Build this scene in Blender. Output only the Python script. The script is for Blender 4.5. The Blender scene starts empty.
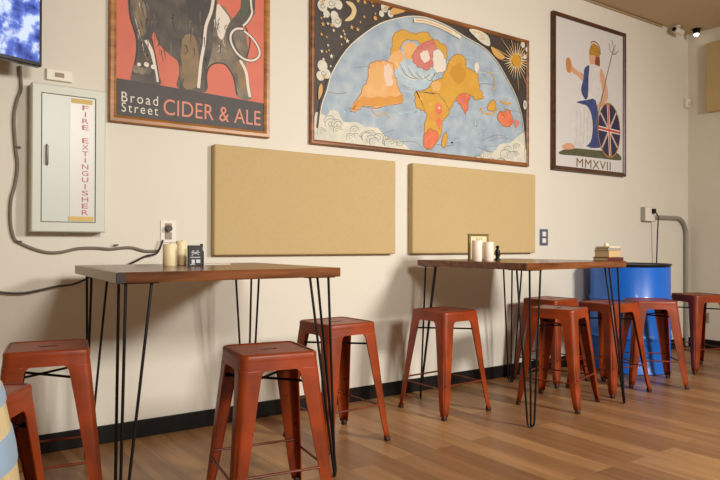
import bpy, bmesh, math, random
from mathutils import Vector, Matrix
random.seed(7)
SC = bpy.context.scene
COL = SC.collection

def lin(c):
    return tuple((v/12.92 if v <= .04045 else ((v+.055)/1.055)**2.4) for v in [x/255 for x in c]) + (1,)

# ------------------------------------------------------------------ camera
FPX, YAW, PITCH, ROLL, EYE, DIST = 650.77, 0.61294, 0.006105, 0.003186, 1.2, 4.082
def cam_axes():
    F = Vector((math.sin(YAW), math.cos(YAW), 0)); R = Vector((math.cos(YAW), -math.sin(YAW), 0)); U = Vector((0, 0, 1))
    F, U = F*math.cos(PITCH)+U*math.sin(PITCH), U*math.cos(PITCH)-F*math.sin(PITCH)
    R, U = R*math.cos(ROLL)+U*math.sin(ROLL), U*math.cos(ROLL)-R*math.sin(ROLL)
    return R, U, F
CR, CU, CF = cam_axes()
CP = Vector((0, -DIST, EYE))
cd = bpy.data.cameras.new('camera'); cam = bpy.data.objects.new('camera', cd); COL.objects.link(cam)
cd.sensor_width = 36; cd.lens = FPX*36/720; cd.clip_start = .05; cd.clip_end = 100
M4 = Matrix((( CR.x, CU.x, -CF.x, CP.x), (CR.y, CU.y, -CF.y, CP.y), (CR.z, CU.z, -CF.z, CP.z), (0, 0, 0, 1)))
cam.matrix_world = M4
SC.camera = cam
# measurements taken off the photograph, turned into metres on the long wall (plane y = Y)
def W(u, v, Y=0.0):
    d = CF + CR*((u-360)/FPX) - CU*((v-240)/FPX)
    t = (Y-CP.y)/d.y
    P = CP + d*t
    return P.x, P.z

# ------------------------------------------------------------------ light
SC.view_settings.view_transform = 'Standard'; SC.view_settings.look = 'None'
SC.view_settings.gamma = 1; SC.view_settings.use_curve_mapping = False
SC.view_settings.exposure = 0.0
w = bpy.data.worlds.new('world'); SC.world = w; w.use_nodes = True
w.node_tree.nodes['Background'].inputs[0].default_value = (1.0, .77, .51, 1)
w.node_tree.nodes['Background'].inputs[1].default_value = .32
def area(name, loc, target, sx, sy, power, col, spread=180):
    l = bpy.data.lights.new(name, 'AREA'); l.shape = 'RECTANGLE'; l.size = sx; l.size_y = sy; l.energy = power; l.color = col
    l.spread = math.radians(spread)
    o = bpy.data.objects.new(name, l); COL.objects.link(o); o.location = loc
    o.rotation_euler = (Vector(target)-Vector(loc)).to_track_quat('-Z', 'Y').to_euler()
    return o
area('window_light_near', (1.5, -6.2, 2.95), (1.5, 0, .5), 1.0, .7, 58, (1, .965, .90), 105)
area('window_light_far', (4.8, -6.2, 2.95), (4.0, 0, .5), 1.0, .7, 122, (1, .965, .90), 110)

# ------------------------------------------------------------------ materials
MATS = {}
def mat(name, col, rough=.6, metal=0, emit=0, spec=.5, coat=0, vary=0, vscale=8, bump=0, bscale=60, col2=None, stretch=None):
    if name in MATS: return MATS[name]
    m = bpy.data.materials.new(name); m.use_nodes = True; nt = m.node_tree; b = nt.nodes['Principled BSDF']
    c = lin(col); b.inputs['Base Color'].default_value = c
    b.inputs['Roughness'].default_value = rough; b.inputs['Metallic'].default_value = metal
    b.inputs['Specular IOR Level'].default_value = spec; b.inputs['Coat Weight'].default_value = coat
    if emit: b.inputs['Emission Color'].default_value = c; b.inputs['Emission Strength'].default_value = emit
    N = nt.nodes.new; L = nt.links.new
    tc = N('ShaderNodeTexCoord'); mp = N('ShaderNodeMapping'); L(tc.outputs['Object'], mp.inputs[0])
    if stretch: mp.inputs['Scale'].default_value = stretch
    if vary or col2:
        n = N('ShaderNodeTexNoise'); n.inputs['Scale'].default_value = vscale; n.inputs['Detail'].default_value = 5
        L(mp.outputs[0], n.inputs['Vector'])
        r = N('ShaderNodeValToRGB'); r.color_ramp.elements[0].position = .3; r.color_ramp.elements[1].position = .7
        a = lin(col2) if col2 else tuple(x*(1-vary) for x in c[:3])+(1,)
        r.color_ramp.elements[0].color = a; r.color_ramp.elements[1].color = c if col2 else tuple(min(1, x*(1+vary)) for x in c[:3])+(1,)
        L(n.outputs[0], r.inputs[0]); L(r.outputs[0], b.inputs['Base Color'])
    if bump:
        n = N('ShaderNodeTexNoise'); n.inputs['Scale'].default_value = bscale; n.inputs['Detail'].default_value = 3
        L(mp.outputs[0], n.inputs['Vector'])
        bp = N('ShaderNodeBump'); bp.inputs['Strength'].default_value = bump; bp.inputs['Distance'].default_value = .01
        L(n.outputs[0], bp.inputs['Height']); L(bp.outputs[0], b.inputs['Normal'])
    MATS[name] = m; return m

def wood(name, c1, c2, axis='x', rough=.35, scale=1.0):
    m = bpy.data.materials.new(name); m.use_nodes = True; nt = m.node_tree; b = nt.nodes['Principled BSDF']
    N = nt.nodes.new; L = nt.links.new
    tc = N('ShaderNodeTexCoord'); mp = N('ShaderNodeMapping'); L(tc.outputs['Object'], mp.inputs[0])
    mp.inputs['Scale'].default_value = {'x': (1.2, 14, 14), 'y': (14, 1.2, 14), 'z': (14, 14, 1.2)}[axis]
    n = N('ShaderNodeTexNoise'); n.inputs['Scale'].default_value = 1.6*scale; n.inputs['Detail'].default_value = 8; n.inputs['Distortion'].default_value = .6
    L(mp.outputs[0], n.inputs['Vector'])
    r = N('ShaderNodeValToRGB'); e = r.color_ramp.elements; e[0].position = .32; e[0].color = lin(c1); e[1].position = .68; e[1].color = lin(c2)
    L(n.outputs[0], r.inputs[0]); L(r.outputs[0], b.inputs['Base Color']); b.inputs['Roughness'].default_value = rough
    bp = N('ShaderNodeBump'); bp.inputs['Strength'].default_value = .08; L(n.outputs[0], bp.inputs['Height']); L(bp.outputs[0], b.inputs['Normal'])
    MATS[name] = m; return m

def floor_mat():
    m = bpy.data.materials.new('plank_floor'); m.use_nodes = True; nt = m.node_tree; b = nt.nodes['Principled BSDF']
    N = nt.nodes.new; L = nt.links.new
    tc = N('ShaderNodeTexCoord'); mp = N('ShaderNodeMapping'); L(tc.outputs['Object'], mp.inputs[0])
    mp.inputs['Rotation'].default_value = (0, 0, math.pi/2)
    br = N('ShaderNodeTexBrick'); br.offset = .37; br.inputs['Scale'].default_value = 1
    br.inputs['Brick Width'].default_value = 1.22; br.inputs['Row Height'].default_value = .15
    br.inputs['Mortar Size'].default_value = .0012; br.inputs['Mortar Smooth'].default_value = .3; br.inputs['Bias'].default_value = 0
    br.inputs['Color1'].default_value = lin((172, 130, 86)); br.inputs['Color2'].default_value = lin((132, 92, 58)); br.inputs['Mortar'].default_value = lin((84, 54, 34))
    L(mp.outputs[0], br.inputs['Vector'])
    mp2 = N('ShaderNodeMapping'); L(tc.outputs['Object'], mp2.inputs[0]); mp2.inputs['Scale'].default_value = (13, 1.1, 1)
    n = N('ShaderNodeTexNoise'); n.inputs['Scale'].default_value = 1.3; n.inputs['Detail'].default_value = 8; n.inputs['Distortion'].default_value = .8
    L(mp2.outputs[0], n.inputs['Vector'])
    r = N('ShaderNodeValToRGB'); e = r.color_ramp.elements; e[0].position = .3; e[0].color = (.76, .75, .73, 1); e[1].position = .7; e[1].color = (1.16, 1.14, 1.12, 1)
    L(n.outputs[0], r.inputs[0])
    mx = N('ShaderNodeMix'); mx.data_type = 'RGBA'; mx.blend_type = 'MULTIPLY'; mx.inputs[0].default_value = 1
    L(br.outputs[0], mx.inputs[6]); L(r.outputs[0], mx.inputs[7]); L(mx.outputs[2], b.inputs['Base Color'])
    b.inputs['Roughness'].default_value = .36; b.inputs['Specular IOR Level'].default_value = .45
    bp = N('ShaderNodeBump'); bp.inputs['Strength'].default_value = .12; bp.inputs['Distance'].default_value = .004
    L(br.outputs['Fac'], bp.inputs['Height']); bp.invert = True; L(bp.outputs[0], b.inputs['Normal'])
    return m

def paint_metal(name, c, edge):
    """scuffed powder-coated steel: paint with small worn chips"""
    m = bpy.data.materials.new(name); m.use_nodes = True; nt = m.node_tree; b = nt.nodes['Principled BSDF']
    N = nt.nodes.new; L = nt.links.new
    tc = N('ShaderNodeTexCoord')
    n = N('ShaderNodeTexNoise'); n.inputs['Scale'].default_value = 22; n.inputs['Detail'].default_value = 6; L(tc.outputs['Object'], n.inputs['Vector'])
    r = N('ShaderNodeValToRGB'); e = r.color_ramp.elements; e[0].position = .69; e[0].color = (0, 0, 0, 1); e[1].position = .73; e[1].color = (1, 1, 1, 1)
    L(n.outputs[0], r.inputs[0])
    n2 = N('ShaderNodeTexNoise'); n2.inputs['Scale'].default_value = 5; n2.inputs['Detail'].default_value = 4; L(tc.outputs['Object'], n2.inputs['Vector'])
    r2 = N('ShaderNodeValToRGB'); e = r2.color_ramp.elements; e[0].position = .35; e[0].color = lin([x*.74 for x in c]); e[1].position = .65; e[1].color = lin(c)
    L(n2.outputs[0], r2.inputs[0])
    mx = N('ShaderNodeMix'); mx.data_type = 'RGBA'; L(r.outputs[0], mx.inputs[0]); L(r2.outputs[0], mx.inputs[6]); mx.inputs[7].default_value = lin(edge)
    L(mx.outputs[2], b.inputs['Base Color'])
    b.inputs['Roughness'].default_value = .38; b.inputs['Specular IOR Level'].default_value = .38
    MATS[name] = m; return m

WALL = mat('wall_paint', (221, 215, 201), .62, bump=.05, bscale=140, vary=.015, vscale=1.5)
CEIL = mat('ceiling_paint', (200, 178, 146), .8)
BASE = mat('black_rubber_base', (17, 13, 11), .6, spec=.25)
ORANGE = paint_metal('orange_painted_steel', (150, 57, 11), (70, 26, 10))
RUNG = paint_metal('worn_rung_steel', (120, 50, 26), (180, 130, 108))
RUBBER_AND_SHADE = mat('black_rubber_and_slot_shade', (18, 15, 14), .6)  # real rubber on the bottle cap, painted shade in the seat slots
IRON = mat('black_iron', (16, 12, 11), .42, metal=.4)
BLACKEDGE = mat('worn_dark_edge', (60, 24, 16), .5)
WALNUT = wood('walnut_top', (80, 42, 20), (134, 80, 42), 'x', .22)
PALE = mat('pale_end', (186, 178, 160), .5, vary=.06, vscale=20)
DARKEDGE = mat('bark_edge', (42, 26, 17), .6)
FABRIC = mat('tan_acoustic_fabric', (200, 175, 128), .95, bump=.35, bscale=400, vary=.03, vscale=60, spec=.1)
FABEDGE = mat('tan_fabric_side', (176, 148, 96), .95, spec=.1)
GOLD = wood('honey_frame', (132, 82, 34), (188, 128, 62), 'x', .35)
BROWNF = wood('brown_frame', (104, 62, 28), (158, 100, 50), 'x', .4)
DARKF = wood('dark_frame', (62, 34, 20), (92, 54, 30), 'x', .4)
WHITEM = mat('white_plastic', (232, 226, 212), .45)
CABM = mat('cabinet_enamel', (206, 208, 194), .4)
CREAM = mat('candle_wax', (236, 220, 176), .5)

# ------------------------------------------------------------------ mesh helpers
class MB:
    def __init__(s): s.v = []; s.f = []; s.m = []
    def add(s, vs, fs, mi=0):
        o = len(s.v); s.v += [tuple(x) for x in vs]; s.f += [tuple(i+o for i in f) for f in fs]; s.m += [mi]*len(fs); return s
    def box(s, x0, x1, y0, y1, z0, z1, mi=0):
        vs = [(x, y, z) for z in (z0, z1) for x, y in ((x0, y0), (x1, y0), (x1, y1), (x0, y1))]
        return s.add(vs, [(0, 3, 2, 1), (4, 5, 6, 7), (0, 1, 5, 4), (1, 2, 6, 5), (2, 3, 7, 6), (3, 0, 4, 7)], mi)
    def tube(s, pts, r, n=8, mi=0, caps=True):
        pts = [Vector(p) for p in pts]; rings = []; ref = None
        for i, p in enumerate(pts):
            t = (pts[min(i+1, len(pts)-1)]-pts[max(i-1, 0)]).normalized()
            if ref is None: ref = t.orthogonal().normalized()
            ref = (ref-t*ref.dot(t)).normalized(); b = t.cross(ref)
            rr = r[i] if isinstance(r, (list, tuple)) else r
            rings.append([p+(ref*math.cos(2*math.pi*k/n)+b*math.sin(2*math.pi*k/n))*rr for k in range(n)])
        vs = [q for ring in rings for q in ring]; fs = []
        for i in range(len(pts)-1):
            for k in range(n): fs.append((i*n+k, i*n+(k+1) % n, (i+1)*n+(k+1) % n, (i+1)*n+k))
        if caps: fs += [tuple(range(n-1, -1, -1)), tuple((len(pts)-1)*n+k for k in range(n))]
        return s.add(vs, fs, mi)
    def lathe(s, prof, c=(0, 0, 0), n=32, mi=0, mis=None, caps=True):
        vs = [(c[0]+r*math.cos(2*math.pi*k/n), c[1]+r*math.sin(2*math.pi*k/n), c[2]+z) for r, z in prof for k in range(n)]
        for i in range(len(prof)-1):
            fs = [(i*n+k, i*n+(k+1) % n, (i+1)*n+(k+1) % n, (i+1)*n+k) for k in range(n)]
            if i == 0:
                o = len(s.v); s.v += vs
            s.f += [tuple(j+o for j in f) for f in fs]; s.m += [mis[i] if mis else mi]*n
        if caps:
            s.f += [tuple(o+k for k in range(n-1, -1, -1)), tuple(o+(len(prof)-1)*n+k for k in range(n))]; s.m += [mis[0] if mis else mi, mis[-1] if mis else mi]
        return s
    def loft(s, rings, mi=0, cap0=False, cap1=False, closed=True):
        n = len(rings[0]); vs = [p for r in rings for p in r]; fs = []
        for i in range(len(rings)-1):
            for k in range(n if closed else n-1): fs.append((i*n+k, i*n+(k+1) % n, (i+1)*n+(k+1) % n, (i+1)*n+k))
        if cap0: fs.append(tuple(range(n-1, -1, -1)))
        if cap1: fs.append(tuple((len(rings)-1)*n+k for k in range(n)))
        return s.add(vs, fs, mi)
    def build(s, name, mats, parent=None, bevel=0, smooth=False, solid=0, seg=2):
        me = bpy.data.meshes.new(name); me.from_pydata(s.v, [], s.f)
        for mm in (mats if isinstance(mats, (list, tuple)) else [mats]): me.materials.append(mm)
        for p, i in zip(me.polygons, s.m): p.material_index = i; p.use_smooth = smooth
        bm = bmesh.new(); bm.from_mesh(me)
        if solid == 0 and not getattr(s, 'flat', False): bmesh.ops.recalc_face_normals(bm, faces=bm.faces)
        bm.to_mesh(me); bm.free(); me.update()
        o = bpy.data.objects.new(name, me); COL.objects.link(o)
        if parent: o.parent = parent
        if solid:
            md = o.modifiers.new('solid', 'SOLIDIFY'); md.thickness = solid; md.offset = -1
        if bevel:
            md = o.modifiers.new('bevel', 'BEVEL'); md.width = bevel; md.segments = seg; md.limit_method = 'ANGLE'; md.angle_limit = math.radians(40)
        if smooth:
            try: me.set_sharp_from_angle(angle=math.radians(45))
            except Exception: pass
        return o
def tag(o, label=None, cat=None, group=None, kind=None):
    if label: o['label'] = label
    if cat: o['category'] = cat
    if group: o['group'] = group
    if kind: o['kind'] = kind
    return o
def empty(name, loc, rz=0, label=None, cat=None, group=None):
    o = bpy.data.objects.new(name, None); COL.objects.link(o); o.location = loc; o.rotation_euler = (0, 0, rz); o.empty_display_size = .1
    return tag(o, label, cat, group)
def kids(o): return [c for c in bpy.data.objects if c.parent == o]
def copy_tree(o, parent=None):
    c = o.copy(); COL.objects.link(c)
    if parent: c.parent = parent
    for ch in kids(o): copy_tree(ch, c)
    return c
def smooth_curve(pts, closed=True, k=4):
    out = []; n = len(pts); P = [Vector((p[0], p[1])) for p in pts]
    rng = range(n) if closed else range(n-1)
    for i in rng:
        if closed: a, b, c, d = P[i-1], P[i], P[(i+1) % n], P[(i+2) % n]
        else: a, b, c, d = P[max(i-1, 0)], P[i], P[i+1], P[min(i+2, n-1)]
        for j in range(k):
            t = j/k
            out.append(tuple(.5*((2*b)+(c-a)*t+(2*a-5*b+4*c-d)*t*t+(3*b-a-3*c+d)*t**3)))
    if not closed: out.append(tuple(P[-1]))
    return out

# artwork printed on a sheet: coloured areas stacked as ink layers a fraction of a millimetre thick
class Print:
    def __init__(s, Y): s.Y = Y; s.b = MB(); s.b.flat = True; s.mats = []; s.layer = 0; s.step = 1
    def mi(s, m):
        if m not in s.mats: s.mats.append(m)
        return s.mats.index(m)
    def wpoly(s, pts, m):
        s.layer += s.step; y = s.Y-.00005*s.layer
        vs = [(x, y, z) for x, z in pts]
        ar = sum(vs[i][0]*vs[(i+1) % len(vs)][2]-vs[(i+1) % len(vs)][0]*vs[i][2] for i in range(len(vs)))
        f = tuple(range(len(vs))) if ar > 0 else tuple(range(len(vs)-1, -1, -1))
        s.b.add(vs, [f], s.mi(m))
    def poly(s, pts, m, sm=True, k=3):
        if sm: pts = smooth_curve(pts, True, k)
        s.wpoly([W(u, v, s.Y) for u, v in pts], m)
    def stroke(s, pts, w, m, k=4, taper=False):
        P = [Vector(W(u, v, s.Y)) for u, v in smooth_curve(pts, False, k)]
        s.layer += s.step; y = s.Y-.00005*s.layer; vs = []; n = len(P); w *= .0078
        for i, p in enumerate(P):
            t = (P[min(i+1, n-1)]-P[max(i-1, 0)]).normalized(); q = Vector((-t.y, t.x)); ww = w/2*((1-.85*i/(n-1)) if taper else 1)
            vs += [(p.x+q.x*ww, y, p.y+q.y*ww), (p.x-q.x*ww, y, p.y-q.y*ww)]
        bd = getattr(s, 'bounds', None); ok = lambda j: bd is None or (bd[0] <= vs[j][0] <= bd[1] and bd[2] <= vs[j][2] <= bd[3])
        s.b.add(vs, [(2*i, 2*i+1, 2*i+3, 2*i+2) for i in range(n-1) if ok(2*i) and ok(2*i+3)], s.mi(m))
    def bulk(s, on):   # many small marks share one ink layer
        s.layer += 1; s.step = 0 if on else 1
    def land(s, pts, m, line=None, amp=1.5, seed=1):
        rd = random.Random(seed+len(pts)); P_ = smooth_curve(pts, True, 2)
        for _ in range(2):
            Q = []
            for i in range(len(P_)):
                a, c = P_[i], P_[(i+1) % len(P_)]; Q.append(a)
                Q.append(((a[0]+c[0])/2+rd.uniform(-amp, amp), (a[1]+c[1])/2+rd.uniform(-amp, amp)))
            P_ = Q; amp *= .5
        s.poly(P_, m, sm=False)
        if line: s.stroke(P_+[P_[0]], .7, line, k=1)
    def disc(s, u, v, r, m, n=14, ry=None):
        x, z = W(u, v, s.Y); r *= .0072; ry = (ry or r/.0072)*.0072
        s.wpoly([(x+r*math.cos(2*math.pi*k/n), z+ry*math.sin(2*math.pi*k/n)) for k in range(n)], m)
    def star(s, u, v, r, m, n=5, inner=.4):
        x, z = W(u, v, s.Y); r *= .0075
        s.wpoly([(x+(r if k % 2 == 0 else r*inner)*math.cos(math.pi*k/n+.3), z+(r if k % 2 == 0 else r*inner)*math.sin(math.pi*k/n+.3)) for k in range(2*n)], m)
    def text(s, body, x0, x1, z0, z1, m, bold=0, spacing=1):
        s.layer += 1; add_text(s.b, body, x0, x1, z0, z1, s.Y-.00005*s.layer, s.mi(m), bold, spacing)
def add_text(b, body, x0, x1, z0, z1, y, mi, bold=0, spacing=1):
    cu = bpy.data.curves.new('t', 'FONT'); cu.body = body; cu.size = 1; cu.offset = bold; cu.space_character = spacing; cu.resolution_u = 4; cu.fill_mode = 'FRONT'
    o = bpy.data.objects.new('t', cu); COL.objects.link(o)
    dg = bpy.context.evaluated_depsgraph_get(); me = bpy.data.meshes.new_from_object(o.evaluated_get(dg))
    xs = [v.co.x for v in me.vertices]; ys = [v.co.y for v in me.vertices]
    a, c, e, f = min(xs), max(xs), min(ys), max(ys)
    vs = [(x0+(v.co.x-a)/(c-a)*(x1-x0), y, z0+(v.co.y-e)/(f-e)*(z1-z0)) for v in me.vertices]
    b.add(vs, [tuple(p.vertices) for p in me.polygons], mi)
    bpy.data.objects.remove(o); bpy.data.curves.remove(cu); bpy.data.meshes.remove(me)

# ------------------------------------------------------------------ the room
RX, CZ = 7.634, 3.70
def struct(name, b, m, **k): return tag(b.build(name, m, **k), kind='structure')
struct('floor', MB().box(-2.2, RX+.1, -7.6, .1, -.1, 0), floor_mat())
struct('ceiling', MB().box(-2.2, RX+.1, -7.6, .1, CZ, CZ+.1), CEIL)
struct('wall_back', MB().box(-2.2, RX+.1, 0, .1, 0, CZ), WALL)
struct('wall_right', MB().box(RX, RX+.1, -7.6, 0, 0, CZ), WALL)
struct('baseboard_back', MB().box(-2.2, RX, -.012, 0, 0, .108), BASE, bevel=.004)
struct('baseboard_right', MB().box(RX-.012, RX, -7.6, -.012, 0, .108), BASE, bevel=.004)

# ------------------------------------------------------------------ framed pictures
def frame_picture(label, x0, x1, z0, z1, fw, d, fm, paint):
    """frame + printed sheet + backing"""
    root = empty('framed_poster', ((x0+x1)/2, 0, z0), 0, label, 'picture')
    cx, cz = (x0+x1)/2, z0
    b = MB()
    def rect(o, y): return [(x0+o-cx, y, z0+o-cz), (x1-o-cx, y, z0+o-cz), (x1-o-cx, y, z1-o-cz), (x0+o-cx, y, z1-o-cz)]
    b.loft([rect(0, -.001), rect(0, -d*.8), rect(.006, -d), rect(fw*.6, -d), rect(fw, -d*.75), rect(fw, -.001)])
    b.build('frame', fm, root)
    P = Print(-d*.6)
    P.wpoly([(x0+fw*.8, z0+fw*.8), (x1-fw*.8, z0+fw*.8), (x1-fw*.8, z1-fw*.8), (x0+fw*.8, z1-fw*.8)], paint['bg'])
    paint['fn'](P, x0+fw, x1-fw, z0+fw, z1-fw)
    P.b.v = [(x-cx, y, z-cz) for x, y, z in P.b.v]
    P.b.build('print', P.mats, root)
    return root

def ink(n, c, c2=None, sc=14, rough=.55): return mat('ink_'+n, c, rough, col2=c2, vscale=sc)
# --- poster one: elephant
x0, zb = W(109.3, 121.5, -.035); x1, _ = W(270, 139, -.035); zb = 1.932
RED = ink('coral', (214, 112, 88), (204, 104, 82), 6); CHAR = ink('charcoal', (70, 62, 58), (58, 52, 50), 10)
def elephant(P, a, b_, c, d):
    body = ink('elephant', (96, 86, 76), (52, 48, 47), 9); lt = ink('elephant_light', (146, 130, 108), (84, 76, 66), 12)
    wh = ink('offwhite', (224, 214, 200)); och = ink('ochre_leg', (146, 118, 78), (112, 96, 74), 8); dk = ink('dark_line', (44, 38, 36)); grn = ink('green_grey', (78, 88, 66))
    def gz(x): # slanted top of the ground band, constant on the sheet
        return W(116.6, 78, P.Y)[1]
    z = gz(0)
    # rear leg and haunch
    P.poly([(214, -60), (217, 0), (224, 6), (233, 20), (244, 30), (248, 50), (246, 66), (249, 82), (251.5, 99), (236.4, 96), (233.5, 78), (228.5, 69), (222.6, 64), (211.7, 65), (205, 70), (195, 40), (195, -50)], lt)
    P.poly([(217, 5), (222, 8), (230, 20), (226, 30), (222, 40), (216, 30)], wh)
    P.poly([(236, 62), (243, 68), (247, 82), (246, 92), (240, 88)], och)
    P.stroke([(240, 60), (246, 72), (248, 86), (250, 97)], 2.6, wh)
    P.stroke([(238, 12), (243, 22), (250, 40), (246, 60)], 1.2, dk)
    # body and near legs
    P.poly([(120, -80), (127, -20), (128.7, 0), (130, 18), (136, 39), (135.6, 57), (132, 72), (132.6, 82), (160, 86), (157.5, 69), (155, 57), (151.5, 42), (154, 32), (159, 44), (170, 55), (178, 62), (179, 75), (178, 88), (206, 92), (206.7, 72), (212, 50), (214, 20), (217, 0), (218, -60), (170, -95)], body)
    P.poly([(130, -10), (138, -10), (146, 10), (146, 30), (141, 36), (135, 22)], lt)
    P.poly([(138, 6), (143, 8), (145, 28), (142, 36), (139, 24)], och)
    P.poly([(182, 40), (194, 36), (199, 60), (197, 86), (182, 85)], och)
    P.poly([(186, -10), (200, -5), (206, 15), (204, 26), (190, 20)], ink('dark_fur', (64, 58, 54)))
    P.stroke([(215, -20), (212, 8), (206, 26), (204, 45), (201, 62), (198.5, 88)], 2.6, wh)
    P.stroke([(146, 40), (151, 50), (154, 60), (157, 72), (158.5, 82)], 3, wh)
    P.stroke([(128.7, 0), (130.5, 18), (136.5, 39), (136, 57), (132.5, 74)], 1.2, dk)
    P.stroke([(151.5, 38), (156, 60), (160, 84)], 1.1, dk)
    P.stroke([(206, 90), (207, 72), (213, 64), (223, 63.5), (229, 69), (234, 79), (237, 95)], 1.1, dk)
    for q in [(136, 69, 3.4), (142, 71, 3), (148, 71, 3)]: P.disc(*q, lt)
    for q in [(139, 64.5, 1.6), (146.5, 64.5, 2.2), (153, 67, 2)]: P.disc(*q, wh)
    rd = random.Random(5); P.bulk(True)
    for i in range(46):
        u = rd.uniform(140, 206); v = rd.uniform(-10, 56) if u < 175 else rd.uniform(0, 82)
        P.stroke([(u, v), (u+rd.uniform(-2, 2), v+rd.uniform(3, 8)), (u+rd.uniform(-3, 3), v+rd.uniform(9, 15))], rd.uniform(.5, 1.6), rd.choice([lt, ink('dark_fur', (64, 58, 54)), dk, ink('warm_grey', (116, 100, 84))]), taper=True)
    for i in range(20):
        u = rd.uniform(214, 232); v = rd.uniform(16, 56)
        P.stroke([(u, v), (u+rd.uniform(-2, 2), v+4), (u+rd.uniform(-3, 4), v+rd.uniform(6, 11))], rd.uniform(.5, 1.3), rd.choice([wh, och, dk, body]), taper=True)
    for i in range(16):
        u = rd.uniform(134, 150); v = rd.uniform(0, 60)
        P.stroke([(u, v), (u+1, v+4), (u+2, v+9)], rd.uniform(.5, 1.2), rd.choice([och, wh, dk, lt]), taper=True)
    P.bulk(False)
    # trunk and looped tusk
    P.poly([(238, -60), (241, 0), (238, 12), (230, 22), (225.6, 32), (229, 44), (239, 58), (243, 60), (236, 46), (233, 36), (236, 29), (246, 26), (252, 18), (255, 6), (252, -60)], body)
    P.poly([(242, -10), (248, -10), (249, 6), (245, 16), (241, 12)], grn)
    P.stroke([(249, -30), (251, 4), (252, 13), (248, 21), (243, 26)], 1.8, wh)
    P.stroke([(243, 29), (236, 29), (231, 34), (231, 42), (236, 52), (244, 59), (253, 60.5), (259, 56), (258.5, 48), (252, 38), (244, 31)], 3, dk)
    P.stroke([(243, 29), (236, 29), (231, 34), (231, 42), (236, 52), (244, 59), (253, 60.5), (259, 56), (258.5, 48), (252, 38), (244, 31)], 1.9, wh)
    P.wpoly([(a-.01, c-.01), (b_+.01, c-.01), (b_+.01, z-.03), (a+(b_-a)*.5, z-.012), (a-.01, z)], CHAR)
    def rt(t, u0, v0, u1, v1, m, bo, sp):
        X0, Z1 = W(u0, v0, P.Y); X1, _ = W(u1, v1, P.Y); Z0 = W(u0, v1, P.Y)[1]
        P.text(t, X0, X1, Z0, Z1, m, bo, sp)
    rt('Broad', 121.5, 91.5, 158, 101.5, wh, 0, 1.3); rt('Street', 121.5, 102, 158, 111.5, wh, 0, 1.3)
    X0, Z1 = W(163.5, 98.5, P.Y); Z0 = W(163.5, 114.5, P.Y)[1]; X1 = W(260.5, 110, P.Y)[0]
    P.text('CIDER & ALE', X0, X1, Z0, Z1, ink('peach', (216, 134, 108)), 0, 1.02)
frame_picture('tall framed poster of an elephant on coral red in a honey wood frame', x0, x1, zb, 2.98, .042, .035, GOLD, dict(bg=RED, fn=elephant))

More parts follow.
